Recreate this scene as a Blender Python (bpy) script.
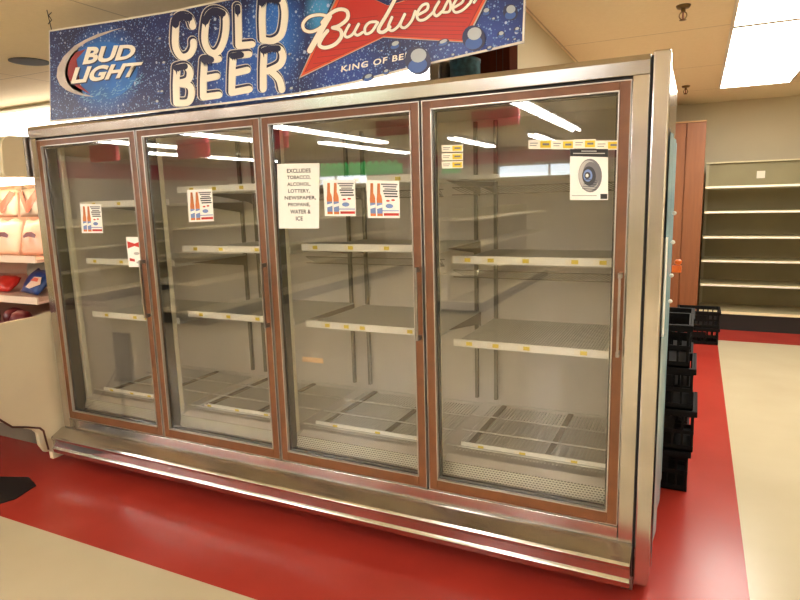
import bpy, bmesh, math, random
from mathutils import Vector, Matrix
random.seed(7)
S = bpy.context.scene
COL = S.collection
for o in list(bpy.data.objects):
    bpy.data.objects.remove(o)

# ------------------------------------------------------------------ camera
FOC = 608.5867
CAM = Vector((3.2546, -2.2057, 1.5128))
YAW, PITCH, ROLL = 0.4542, -0.1658, -0.0279
cy, sy, cp, sp, cr, sr = math.cos(YAW), math.sin(YAW), math.cos(PITCH), math.sin(PITCH), math.cos(ROLL), math.sin(ROLL)
FWD = Vector((-sy*cp, cy*cp, sp)); RT0 = Vector((cy, sy, 0)); UP0 = RT0.cross(FWD)
RGT = cr*RT0 + sr*UP0; UPV = -sr*RT0 + cr*UP0
cd = bpy.data.cameras.new('camera'); cam = bpy.data.objects.new('camera', cd); COL.objects.link(cam)
cd.sensor_width = 36; cd.lens = FOC*36/800; cd.clip_start = .02; cd.clip_end = 100
M4 = Matrix.Identity(4)
for i in range(3):
    M4[i][0] = RGT[i]; M4[i][1] = UPV[i]; M4[i][2] = -FWD[i]; M4[i][3] = CAM[i]
cam.matrix_world = M4
S.camera = cam

# ------------------------------------------------------------------ light level
W = bpy.data.worlds.new('world'); S.world = W; W.use_nodes = True
W.node_tree.nodes['Background'].inputs[0].default_value = (1, .93, .82, 1)
W.node_tree.nodes['Background'].inputs[1].default_value = .3
S.view_settings.view_transform = 'Standard'; S.view_settings.look = 'None'
S.view_settings.exposure = 0.9; S.view_settings.gamma = 1; S.view_settings.use_curve_mapping = False
LAMP = 19.5        # strip lamps in the sales floor
TROF = 9.5       # ceiling troffers beside the cooler
COVE = 1.7        # strip lights on the wall behind the cooler
CASE = 16.0       # lamp inside the produce case

def at(u, v, y):                       # the point of the plane y that the photograph shows at (u, v)
    d = RGT*((u-400)/FOC) - UPV*((v-300)/FOC) + FWD
    return CAM + d*((y-CAM.y)/d.y)

# ------------------------------------------------------------------ materials
MATS = {}
def mat(name, col, rough=.5, metal=0., noise=0., nscale=20., bump=0., spec=.5, emit=None, estr=0., stretch=None, coat=0.):
    if name in MATS: return MATS[name]
    m = bpy.data.materials.new(name); m.use_nodes = True; nt = m.node_tree; b = nt.nodes['Principled BSDF']
    b.inputs['Base Color'].default_value = (*col, 1); b.inputs['Roughness'].default_value = rough
    b.inputs['Metallic'].default_value = metal; b.inputs['Specular IOR Level'].default_value = spec
    b.inputs['Coat Weight'].default_value = coat
    if emit:
        b.inputs['Emission Color'].default_value = (*emit, 1); b.inputs['Emission Strength'].default_value = estr
    if noise or bump:
        tc = nt.nodes.new('ShaderNodeTexCoord'); n = nt.nodes.new('ShaderNodeTexNoise')
        n.inputs['Scale'].default_value = nscale; n.inputs['Detail'].default_value = 4
        src = tc.outputs['Object']
        if stretch:
            mp = nt.nodes.new('ShaderNodeMapping'); mp.inputs['Scale'].default_value = stretch
            nt.links.new(src, mp.inputs[0]); src = mp.outputs[0]
        nt.links.new(src, n.inputs['Vector'])
        if noise:
            r = nt.nodes.new('ShaderNodeValToRGB')
            r.color_ramp.elements[0].position = .3; r.color_ramp.elements[1].position = .7
            r.color_ramp.elements[0].color = (*[max(0, c*(1-noise)) for c in col], 1)
            r.color_ramp.elements[1].color = (*[min(1, c*(1+noise)) for c in col], 1)
            nt.links.new(n.outputs['Fac'], r.inputs[0]); nt.links.new(r.outputs[0], b.inputs['Base Color'])
        if bump:
            bp = nt.nodes.new('ShaderNodeBump'); bp.inputs['Strength'].default_value = bump; bp.inputs['Distance'].default_value = .01
            nt.links.new(n.outputs['Fac'], bp.inputs['Height']); nt.links.new(bp.outputs[0], b.inputs['Normal'])
    MATS[name] = m
    return m
def s2l(r, g, b):
    f = lambda c: (c/255/12.92) if c/255 <= .04045 else ((c/255+.055)/1.055)**2.4
    return (f(r), f(g), f(b))
def N(nt, t, **k):
    n = nt.nodes.new(t)
    for a, v in k.items(): setattr(n, a, v)
    return n
def math_(nt, op, a, b=None):
    n = N(nt, 'ShaderNodeMath', operation=op)
    for i, x in enumerate((a, b)):
        if x is None: continue
        if isinstance(x, (int, float)): n.inputs[i].default_value = x
        else: nt.links.new(x, n.inputs[i])
    return n.outputs[0]
def mixc(nt, fac, a, b):
    n = N(nt, 'ShaderNodeMix', data_type='RGBA')
    for i, x in ((0, fac), (6, a), (7, b)):
        if isinstance(x, tuple): n.inputs[i].default_value = (*x, 1)
        elif isinstance(x, (int, float)): n.inputs[i].default_value = x
        else: nt.links.new(x, n.inputs[i])
    return n.outputs[2]
def newmat(name):
    m = bpy.data.materials.new(name); m.use_nodes = True; MATS[name] = m
    nt = m.node_tree; return m, nt, nt.nodes['Principled BSDF']
def noise_(nt, vec, scale, detail=3):
    n = N(nt, 'ShaderNodeTexNoise'); n.inputs['Scale'].default_value = scale; n.inputs['Detail'].default_value = detail
    nt.links.new(vec, n.inputs['Vector']); return n.outputs['Fac']

steel = mat('stainless_steel', (.56, .53, .505), .17, 1, .10, 6, 0, stretch=(1, 1, 1))
steel_dark = mat('worn_steel', (.36, .33, .30), .32, 1, .18, 9)
chrome = mat('chrome', (.75, .73, .70), .15, 1)
alu = mat('aluminium_bead', (.52, .48, .43), .35, .8)
brown = mat('brown_door_laminate', s2l(114, 70, 38), .42, 0, .16, 5, stretch=(3, 3, 3))
black = mat('black_gasket', (.012, .011, .010), .6)
liner = mat('cooler_liner', s2l(206, 196, 184), .5, 0, .05, 3)
wire = mat('wire_shelf_coating', s2l(200, 196, 184), .4, .2)
rackm = mat('wire_rack_brown', s2l(120, 104, 84), .5, .2)
std = mat('slotted_standard', s2l(120, 110, 94), .6)
chan = mat('price_channel', s2l(244, 240, 230), .35)
tagw = mat('tag_paper', s2l(246, 238, 220), .6)
tagy = mat('tag_yellow', s2l(228, 198, 50), .6)
ink = mat('black_ink', (.02, .018, .018), .6)
paper = mat('white_paper', s2l(252, 250, 244), .6)
lampoff = mat('unlit_lamp_cover', s2l(226, 220, 196), .35)
cream = mat('cream_enamel', s2l(206, 192, 160), .4, 0, .04, 3)
plinth = mat('grey_plinth', s2l(120, 110, 96), .6, 0, .1, 5)
emitw = mat('lit_tube', (1, 1, 1), .5, emit=(1, .975, .96), estr=LAMP)
emitt = mat('lit_diffuser', (1, 1, 1), .5, emit=(1, .95, .85), estr=TROF)
emitc = mat('lit_cove_tube', (1, 1, 1), .5, emit=(1, .93, .82), estr=COVE)
emitp = mat('lit_case_tube', (1, 1, 1), .5, emit=(1, .72, .50), estr=CASE)
whitem = mat('white_enamel', s2l(225, 220, 208), .5)

def glass_mat():
    m, nt, b = newmat('clear_glass'); nt.nodes.remove(b)
    out = nt.nodes['Material Output']
    g = N(nt, 'ShaderNodeNewGeometry'); dp = N(nt, 'ShaderNodeVectorMath', operation='DOT_PRODUCT')
    nt.links.new(g.outputs['Normal'], dp.inputs[0]); nt.links.new(g.outputs['Incoming'], dp.inputs[1])
    c = math_(nt, 'ABSOLUTE', dp.outputs['Value']); c = math_(nt, 'SUBTRACT', 1.0, c); c = math_(nt, 'POWER', c, 5.0)
    f = math_(nt, 'ADD', math_(nt, 'MULTIPLY', c, .93), .07)
    t = N(nt, 'ShaderNodeBsdfTransparent'); t.inputs[0].default_value = (.93, .93, .91, 1)
    gl = N(nt, 'ShaderNodeBsdfGlossy'); gl.inputs['Roughness'].default_value = .012; gl.inputs[0].default_value = (1, 1, 1, 1)
    mx = N(nt, 'ShaderNodeMixShader'); nt.links.new(f, mx.inputs[0]); nt.links.new(t.outputs[0], mx.inputs[1]); nt.links.new(gl.outputs[0], mx.inputs[2])
    nt.links.new(mx.outputs[0], out.inputs[0]); return m
glass = glass_mat()

def floor_mat():
    m, nt, b = newmat('store_floor_tile')
    tc = N(nt, 'ShaderNodeTexCoord'); sx = N(nt, 'ShaderNodeSeparateXYZ'); nt.links.new(tc.outputs['Object'], sx.inputs[0])
    X, Y = sx.outputs[0], sx.outputs[1]
    a = math_(nt, 'MULTIPLY', math_(nt, 'LESS_THAN', X, 3.5), math_(nt, 'GREATER_THAN', Y, -.55))
    c = math_(nt, 'GREATER_THAN', Y, 4.62)
    red = math_(nt, 'MAXIMUM', a, c)
    n1 = noise_(nt, tc.outputs['Object'], 2.2, 4); n2 = noise_(nt, tc.outputs['Object'], 160, 2); n3 = noise_(nt, tc.outputs['Object'], 7, 5)
    redc = mixc(nt, n1, s2l(152, 46, 38), s2l(178, 60, 48))
    sp_ = math_(nt, 'MULTIPLY', math_(nt, 'GREATER_THAN', n2, .70), .05)
    redc = mixc(nt, sp_, redc, s2l(222, 96, 78))
    crm = mixc(nt, n1, s2l(186, 172, 142), s2l(200, 188, 158))
    col = mixc(nt, red, crm, redc)
    nt.links.new(col, b.inputs['Base Color'])
    r = math_(nt, 'ADD', math_(nt, 'MULTIPLY', n1, .10), .19)
    nt.links.new(r, b.inputs['Roughness']); b.inputs['Specular IOR Level'].default_value = .32
    bp = N(nt, 'ShaderNodeBump'); bp.inputs['Strength'].default_value = .015; bp.inputs['Distance'].default_value = .01
    nt.links.new(n3, bp.inputs['Height']); nt.links.new(bp.outputs[0], b.inputs['Normal'])
    return m
def ceil_mat():
    m, nt, b = newmat('ceiling_tile')
    tc = N(nt, 'ShaderNodeTexCoord'); sx = N(nt, 'ShaderNodeSeparateXYZ'); nt.links.new(tc.outputs['Object'], sx.inputs[0])
    X, Y = sx.outputs[0], sx.outputs[1]
    def lines(v, off, step, w):
        f = math_(nt, 'FLOORED_MODULO', math_(nt, 'ADD', v, off), step)
        return math_(nt, 'LESS_THAN', f, w)
    l1 = lines(Y, -2.215, 1.325, .010)
    l2 = lines(X, -2.375+3*1.9, 1.9, .010)
    l = math_(nt, 'MAXIMUM', l1, l2)
    n = noise_(nt, tc.outputs['Object'], 45, 3)
    base = mixc(nt, n, s2l(236, 219, 182), s2l(246, 230, 196))
    col = mixc(nt, math_(nt, 'MULTIPLY', l, .45), base, s2l(110, 88, 60))
    nt.links.new(col, b.inputs['Base Color']); b.inputs['Roughness'].default_value = .85
    bp = N(nt, 'ShaderNodeBump'); bp.inputs['Strength'].default_value = .25; bp.inputs['Distance'].default_value = .01
    nt.links.new(n, bp.inputs['Height']); nt.links.new(bp.outputs[0], b.inputs['Normal'])
    return m
def sign_mat():
    m, nt, b = newmat('printed_blue_droplets')
    tc = N(nt, 'ShaderNodeTexCoord'); V = tc.outputs['Object']
    def glow(x, z, rad, sx=1.):
        mp = N(nt, 'ShaderNodeMapping'); mp.inputs['Location'].default_value = (-x*sx, 0, -z); mp.inputs['Scale'].default_value = (sx, 0, 1)
        nt.links.new(V, mp.inputs[0]); ln = N(nt, 'ShaderNodeVectorMath', operation='LENGTH'); nt.links.new(mp.outputs[0], ln.inputs[0])
        f = math_(nt, 'SUBTRACT', 1.0, math_(nt, 'DIVIDE', ln.outputs['Value'], rad)); return math_(nt, 'MAXIMUM', f, 0.0)
    n = noise_(nt, V, 4, 2)
    col = mixc(nt, n, s2l(12, 16, 54), s2l(24, 46, 120))
    for (u, v, r, s, c) in ((103, 70, .22, .8, s2l(20, 110, 205)), (245, 75, .28, 1, s2l(26, 84, 180)), (275, 30, .22, 1.4, s2l(40, 110, 205)),
                            (320, 12, .12, 1.5, s2l(60, 150, 210)), (345, 78, .2, 1, s2l(30, 62, 146)), (480, 60, .25, 1, s2l(34, 64, 150))):
        p = at(u, v, -.02)
        col = mixc(nt, math_(nt, 'MINIMUM', math_(nt, 'MULTIPLY', glow(p.x, p.z, r, s), 1.6), 1.0), col, c)
    mp = N(nt, 'ShaderNodeMapping'); mp.inputs['Scale'].default_value = (1, 0, 1); nt.links.new(V, mp.inputs[0])
    for sc, th, c in ((70, .16, s2l(150, 180, 225)), (33, .12, s2l(190, 205, 235)), (115, .2, s2l(110, 150, 215))):
        vo = N(nt, 'ShaderNodeTexVoronoi', voronoi_dimensions='3D'); vo.inputs['Scale'].default_value = sc
        nt.links.new(mp.outputs[0], vo.inputs['Vector'])
        wn = N(nt, 'ShaderNodeSeparateColor'); nt.links.new(vo.outputs['Color'], wn.inputs[0])
        f = math_(nt, 'LESS_THAN', vo.outputs['Distance'], math_(nt, 'MULTIPLY', wn.outputs[0], th*2))
        col = mixc(nt, math_(nt, 'MULTIPLY', f, .8), col, c)
    nt.links.new(col, b.inputs['Base Color']); b.inputs['Roughness'].default_value = .35
    return m
def wood_mat(name, a, c, axis=(9, 9, .7), rough=.45):
    m, nt, b = newmat(name)
    tc = N(nt, 'ShaderNodeTexCoord'); mp = N(nt, 'ShaderNodeMapping'); mp.inputs['Scale'].default_value = axis
    nt.links.new(tc.outputs['Object'], mp.inputs[0]); n = noise_(nt, mp.outputs[0], 4, 6)
    nt.links.new(mixc(nt, n, a, c), b.inputs['Base Color']); b.inputs['Roughness'].default_value = rough
    return m
def perf_mat():
    m, nt, b = newmat('perforated_steel')
    tc = N(nt, 'ShaderNodeTexCoord'); mp = N(nt, 'ShaderNodeMapping'); mp.inputs['Rotation'].default_value = (math.pi/2, 0, 0)
    nt.links.new(tc.outputs['Object'], mp.inputs[0])
    br = N(nt, 'ShaderNodeTexBrick'); nt.links.new(mp.outputs[0], br.inputs['Vector'])
    br.inputs['Scale'].default_value = 1; br.inputs['Brick Width'].default_value = .013; br.inputs['Row Height'].default_value = .0085
    br.inputs['Mortar Size'].default_value = .0026; br.inputs['Mortar Smooth'].default_value = .1
    br.inputs['Color1'].default_value = (*s2l(52, 46, 38), 1); br.inputs['Color2'].default_value = (*s2l(60, 54, 44), 1)
    br.inputs['Mortar'].default_value = (*s2l(205, 198, 180), 1)
    nt.links.new(br.outputs[0], b.inputs['Base Color']); b.inputs['Roughness'].default_value = .45
    return m
floor_m, ceil_m, sign_m, perf = floor_mat(), ceil_mat(), sign_mat(), perf_mat()
woodp = wood_mat('wood_grain_panel', s2l(118, 70, 40), s2l(156, 98, 58))
wallm = mat('painted_wall', s2l(206, 194, 164), .8, 0, .02, 2)

# ------------------------------------------------------------------ mesh helpers
class MB:
    def __init__(s): s.v = []; s.f = []
    def box(s, x0, x1, y0, y1, z0, z1):
        k = len(s.v)
        s.v += [(x0,y0,z0),(x1,y0,z0),(x1,y1,z0),(x0,y1,z0),(x0,y0,z1),(x1,y0,z1),(x1,y1,z1),(x0,y1,z1)]
        s.f += [[k+i for i in q] for q in ((0,3,2,1),(4,5,6,7),(0,1,5,4),(1,2,6,5),(2,3,7,6),(3,0,4,7))]
        return s
    def bar(s, a, b, r, n=6, r2=None):
        a = Vector(a); b = Vector(b); d = (b-a).normalized(); r2 = r if r2 is None else r2
        t = Vector((0,0,1)) if abs(d.z) < .9 else Vector((1,0,0)); e = d.cross(t).normalized(); g = d.cross(e)
        k = len(s.v)
        for p, q in ((a, r), (b, r2)):
            for i in range(n):
                w = 2*math.pi*i/n; s.v.append(tuple(p + e*math.cos(w)*q + g*math.sin(w)*q))
        for i in range(n): s.f.append([k+i, k+(i+1)%n, k+n+(i+1)%n, k+n+i])
        s.f.append([k+i for i in reversed(range(n))]); s.f.append([k+n+i for i in range(n)])
        return s
    def tube(s, pts, r, n=6):
        for a, b in zip(pts[:-1], pts[1:]): s.bar(a, b, r, n)
        return s
    def lathe(s, c, prof, n=24, axis='z'):
        k = len(s.v); c = Vector(c)
        for (r, h) in prof:
            for i in range(n):
                w = 2*math.pi*i/n; a, b = r*math.cos(w), r*math.sin(w)
                s.v.append(tuple(c + (Vector((a,b,h)) if axis == 'z' else Vector((a,h,b)))))
        for j in range(len(prof)-1):
            for i in range(n): s.f.append([k+j*n+i, k+j*n+(i+1)%n, k+(j+1)*n+(i+1)%n, k+(j+1)*n+i])
        s.f.append([k+i for i in range(n)]); s.f.append([k+(len(prof)-1)*n+i for i in range(n)])
        return s
    def extrude_x(s, prof, x0, x1):        # closed profile of (y, z)
        k = len(s.v); n = len(prof)
        for x in (x0, x1): s.v += [(x, y, z) for y, z in prof]
        for i in range(n): s.f.append([k+i, k+(i+1)%n, k+n+(i+1)%n, k+n+i])
        s.f.append([k+i for i in reversed(range(n))]); s.f.append([k+n+i for i in range(n)])
        return s
    def face(s, pts):
        k = len(s.v); s.v += [tuple(p) for p in pts]; s.f.append([k+i for i in range(len(pts))]); return s
    def build(s, name, m, parent=None, bevel=0., smooth=False, tri=False):
        me = bpy.data.meshes.new(name)
        bm = bmesh.new(); vs = [bm.verts.new(v) for v in s.v]
        for f in s.f:
            try: bm.faces.new([vs[i] for i in f])
            except ValueError: pass
        if tri: bmesh.ops.triangulate(bm, faces=bm.faces[:])
        else: bmesh.ops.recalc_face_normals(bm, faces=bm.faces[:])
        bm.to_mesh(me); bm.free(); me.materials.append(m)
        if smooth:
            for p in me.polygons: p.use_smooth = True
        o = bpy.data.objects.new(name, me); COL.objects.link(o)
        if parent is not None:
            o.parent = parent
            o.matrix_parent_inverse = Matrix.Translation(-WLOC[parent.name]) if parent.name in WLOC else Matrix.Identity(4)
        WLOC[o.name] = Vector((0,0,0))
        if bevel:
            b = o.modifiers.new('bevel', 'BEVEL'); b.width = bevel; b.segments = 2; b.limit_method = 'ANGLE'; b.angle_limit = .6
        return o
WLOC = {}
def box(name, m, dims, parent=None, bevel=0.): return MB().box(*dims).build(name, m, parent, bevel)
def tag(o, label, cat, group=None):
    o['label'] = label; o['category'] = cat
    if group: o['group'] = group
    return o
def thing(name, loc, label, cat, group=None):
    o = bpy.data.objects.new(name, None); COL.objects.link(o); o.location = loc; o.empty_display_size = .1
    WLOC[o.name] = Vector(loc)
    return tag(o, label, cat, group)
def struct(o): o['kind'] = 'structure'; return o
def kids(o): return [c for c in COL.objects if c.parent == o]
def copy_tree(o, off, parent=None, label=None):
    c = o.copy(); COL.objects.link(c)
    if parent is not None: c.parent = parent
    else: c.location = o.location + Vector(off)
    WLOC[c.name] = WLOC[o.name] + (Vector(off) if parent is None else Vector((0,0,0)))
    if label: c['label'] = label
    for ch in kids(o): copy_tree(ch, (0,0,0), c)
    return c
def shift_copy(o, off):                # a part copied beside itself under the same thing
    c = o.copy(); COL.objects.link(c); c.location = o.location + Vector(off)
    WLOC[c.name] = Vector((0,0,0))
    for ch in kids(o):
        d = ch.copy(); COL.objects.link(d); d.parent = c; WLOC[d.name] = Vector((0,0,0))
    return c

# flat print on a plane y, drawn with strokes and outlines
def ribbon(mb, pts, w, y, M, closed=False, cap=True):
    P = [Vector(p) for p in pts]
    out = []
    m = len(P)                          # Catmull-Rom smoothing
    for i in range(m-1 if not closed else m):
        p0 = P[(i-1) % m] if (closed or i) else P[0]; p1 = P[i]; p2 = P[(i+1) % m]; p3 = P[(i+2) % m] if (closed or i+2 < m) else P[-1]
        for t in (0, .25, .5, .75):
            out.append(.5*((2*p1)+(-p0+p2)*t+(2*p0-5*p1+4*p2-p3)*t*t+(-p0+3*p1-3*p2+p3)*t**3))
    if not closed: out.append(P[-1])
    n = len(out)
    for i in range(n):
        c = out[i]
        mb.face([M(c.x+w/2*math.cos(a*math.pi/5), c.y+w/2*math.sin(a*math.pi/5), y-len(mb.f)*7e-6) for a in range(10)])
        if i+1 < n or closed:
            d = out[(i+1) % n]-c
            if d.length < 1e-6: continue
            yy = y-len(mb.f)*7e-6
            q = Vector((-d.y, d.x)).normalized()*w/2; e = out[(i+1) % n]
            mb.face([M(*(c+q), yy), M(*(e+q), yy), M(*(e-q), yy), M(*(c-q), yy)])
def text_mesh(name, body, quad, y, m, parent, bold=0., spacing=1., M=at):
    """lettering whose box is laid on the quad BL, BR, TR, TL"""
    cu = bpy.data.curves.new('t', 'FONT'); cu.body = body; cu.offset = bold; cu.space_character = spacing; cu.resolution_u = 4
    cu.align_x = 'CENTER'; cu.space_line = .95
    o = bpy.data.objects.new('t', cu); COL.objects.link(o)
    dg = bpy.context.evaluated_depsgraph_get(); me = bpy.data.meshes.new_from_object(o.evaluated_get(dg))
    bpy.data.objects.remove(o)
    xs = [v.co.x for v in me.vertices]; ys = [v.co.y for v in me.vertices]
    x0, x1, y0, y1 = min(xs), max(xs), min(ys), max(ys)
    bl, br, tr, tl = [Vector(q) for q in quad]
    for v in me.vertices:
        s, t = (v.co.x-x0)/(x1-x0), (v.co.y-y0)/(y1-y0)
        p = (bl*(1-s)+br*s)*(1-t)+(tl*(1-s)+tr*s)*t
        v.co = M(p.x, p.y, y)
    me.name = name; me.materials.clear(); me.materials.append(m)
    ob = bpy.data.objects.new(name, me); COL.objects.link(ob)
    if parent is not None:
        ob.parent = parent
        ob.matrix_parent_inverse = Matrix.Translation(-WLOC[parent.name]) if parent.name in WLOC else Matrix.Identity(4)
    WLOC[ob.name] = Vector((0,0,0))
    return ob
def ell(mb, cx, cy_, rx, ry, y, M, n=16, rot=0.):
    mb.face([M(cx+rx*math.cos(a)*math.cos(rot)-ry*math.sin(a)*math.sin(rot), cy_+rx*math.cos(a)*math.sin(rot)+ry*math.sin(a)*math.cos(rot), y) for a in [2*math.pi*i/n for i in range(n)]])

# ================================================================== SETTING
H = 2.5
struct(box('floor', floor_m, (-8, 6.5, -10.6, 6.1, -.05, 0)))
struct(box('ceiling', ceil_m, (-8, 6.5, -10.6, 6.1, H, H+.05)))
struct(box('wall_right', wallm, (6.4, 6.5, -10.5, 6, 0, H)))
struct(box('wall_left', wallm, (-8, -7.9, -10.5, 1.75, 0, H)))
struct(box('wall_far', wallm, (2.36, 6.4, 5.95, 6.05, 0, H)))
struct(box('wall_back', wallm, (-7.9, 1.94, 1.75, 1.85, 0, H)))
struct(box('wall_side', wallm, (1.95, 2.36, .90, 5.95, 0, H)))
# the shop front opposite the cooler
red_band = mat('red_band_paint', s2l(176, 44, 52), .5)
day = mat('daylit_window', (1, 1, 1), .5, emit=(.72, .87, 1), estr=3.2)
front = MB()
front.box(-7.9, 6.4, -10.6, -10.5, 0, 1.86).box(-7.9, 6.4, -10.6, -10.5, 2.14, H)
for a, b in ((-7.9, -5.5), (-3.7, -.6), (1.6, 3.2), (5.0, 6.4)): front.box(a, b, -10.6, -10.5, 1.86, 2.14)
struct(front.build('wall_front', wallm))
for k, (a, b) in enumerate(((-5.5, -3.7), (-.6, 1.6), (3.2, 5.0))):
    w = struct(MB().box(a, a+.04, -10.56, -10.5, 1.86, 2.14).box(b-.04, b, -10.56, -10.5, 1.86, 2.14).box(a, b, -10.56, -10.5, 1.86, 1.89).box(a, b, -10.56, -10.5, 2.11, 2.14).box((a+b)/2-.02, (a+b)/2+.02, -10.56, -10.5, 1.89, 2.11).build('window_%d' % (k+1), alu))
    box('window_pane', day, (a+.04, b-.04, -10.59, -10.57, 1.89, 2.11), w)
struct(box('trim_1', red_band, (-7.9, 6.4, -10.5, -10.485, 2.18, 2.42)))
struct(box('trim_2', red_band, (-7.9, -7.885, -10.45, 1.7, 2.08, 2.40)))
struct(box('baseboard_far', black, (2.36, 6.4, 5.93, 5.95, 0, .1)))

# ceiling troffers beside the cooler: three in a line
def troffer(x0, x1, y0, y1, label):
    t = thing('ceiling_light', ((x0+x1)/2, (y0+y1)/2, H), label, 'ceiling light', 'fluorescent troffers in the ceiling beyond the cooler')
    f = MB(); w = .018
    f.box(x0, x1, y0, y0+w, H-.02, H).box(x0, x1, y1-w, y1, H-.02, H).box(x0, x0+w, y0+w, y1-w, H-.02, H).box(x1-w, x1, y0+w, y1-w, H-.02, H)
    f.build('frame', whitem, t)
    box('diffuser', emitt, (x0+w, x1-w, y0+w, y1-w, H-.016, H-.006), t)
    return t
troffer(3.385, 3.99, .95, 2.215, 'bright fluorescent troffer nearest the viewer, cut by the top edge of the photo')
troffer(3.385, 3.99, 2.235, 3.54, 'bright fluorescent troffer in the middle of the row of three')
troffer(3.385, 3.99, 3.56, 4.76, 'bright fluorescent troffer at the far end of the row, nearest the wall')

# strip lamps over the sales floor (seen in the door glass)
def strip_lamp(x, y0, y1, label, two=True):
    t = thing('strip_lamp', (x, (y0+y1)/2, H), label, 'ceiling light', 'strip lamps over the sales floor')
    box('housing', whitem, (x-.09, x+.09, y0, y1, H-.05, H), t)
    for dx in (-.05, .05):
        MB().bar((x+dx, y0+.02, H-.07), (x+dx, y1-.02, H-.07), .019, 8).build('tube', emitw, t)
    return t
strip_lamp(1.58, -7.3, -1.6, 'long strip lamp over the floor in front of the rightmost cooler doors')
strip_lamp(3.7, -6.8, -1.5, 'strip lamp over the floor, behind the camera on the right')
strip_lamp(-.32, -9.3, -7.1, 'strip lamp far out over the floor, towards the middle windows')
strip_lamp(-1.5, -7.1, -4.0, 'strip lamp over the floor in front of the third cooler door')
strip_lamp(-2.25, -9.6, -6.3, 'farthest strip lamp, left of the middle windows')
strip_lamp(-4.45, -6.1, -2.0, 'strip lamp over the left of the sales floor')
strip_lamp(-2.85, -5.5, -1.8, 'strip lamp over the floor in front of the second cooler door')
strip_lamp(-5.64, -9.6, -5.6, 'leftmost strip lamp, far out by the shop front')
strip_lamp(.87, -9.4, -7.5, 'short strip lamp close to the middle window')
strip_lamp(5.1, -6.5, -2.5, 'strip lamp farthest right over the sales floor')

# strip light on the wall behind cooler and produce case
for (a, b, lb) in ((-4.6, -2.05, 'long wall strip light above the produce case, beyond the left end of the blue banner'),
                   (-2.0, .25, 'wall strip light hidden behind the left half of the blue banner'),
                   (.3, 1.93, 'wall strip light glowing under the right half of the blue banner')):
    t = thing('wall_strip_light', ((a+b)/2, 1.7, 2.18), lb, 'wall light', 'strip lights along the back wall')
    box('housing', whitem, (a, b, 1.68, 1.75, 2.14, 2.46), t)
    for z in (2.19, 2.26, 2.33, 2.40):
        MB().bar((a+.01, 1.655, z), (b-.01, 1.655, z), .026, 8).build('tube', emitc, t)

# ================================================================== COOLER
P = .762; NB = 4; XR = 3.04
D0, D1 = .30, 1.872                     # door bottom and top
cool = thing('beverage_cooler', (1.53, .4, 0), 'long stainless steel four-door glass beverage cooler with brown door frames, empty wire shelves', 'cooler')
YB = .82
box('back_panel', liner, (-.02, 3.06, YB, YB+.05, .12, 1.93), cool)
box('side_panel', liner, (-.05, .0, .05, YB, .12, 1.93), cool)
box('side_panel', steel_dark, (3.06, 3.10, .05, YB+.05, .02, 1.93), cool)
box('top_panel', liner, (0, 3.06, .05, YB, 1.89, 1.94), cool)
MB().extrude_x([(.06, .33), (.14, .30), (YB, .33), (YB, .14), (.06, .14)], 0, 3.06).build('interior_floor', liner, cool)
# stainless front frame
hd = MB(); hd.extrude_x([(.0, 1.887), (-.004, 1.93), (.0, 1.948), (.02, 1.952), (.07, 1.952), (.07, 1.887)], -.05, 3.097)
hd.build('header', steel, cool, .002)
MB().box(-.05, .004, .0, .05, .215, 1.886).build('jamb', steel, cool, .002)
MB().box(XR+.006, 3.097, .0, .05, .215, 1.886).build('jamb', steel, cool, .002)
MB().box(.006, XR+.004, .0, .05, .215, .292).build('sill', steel, cool, .002)
MB().extrude_x([(-.002, .238), (-.012, .236), (-.062, .212), (-.078, .205), (-.085, .196), (-.082, .186), (-.077, .18), (-.075, .142), (-.08, .137),
                (-.084, .130), (-.080, .122), (-.076, .105), (-.060, .096), (-.002, .092)], -.06, 3.098).build('bumper', steel, cool, .0015)
MB().box(-.03, 3.08, .10, .13, 0, .14).build('kick_plate', black, cool)
# right end post with its dark gap
MB().box(3.098, 3.106, .012, .06, .1, 1.945).build('post_gap', black, cool)
MB().box(3.106, 3.158, -.012, .06, .10, 1.955).build('end_post', steel, cool, .006)
MB().box(3.10, 3.150, .06, YB+.05, .04, 1.95).build('end_panel', steel, cool, .003)
# brown-black strip under the header and mullions
MB().box(.0, 3.046, .018, .05, 1.8725, 1.887).build('header_gasket', black, cool)
for i in range(1, NB):
    MB().box(i*P-.022, i*P+.022, .036, .105, .30, 1.87).build('mullion', black, cool)
box('mullion', black, (.001, .024, .036, .105, .30, 1.87), cool)
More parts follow.
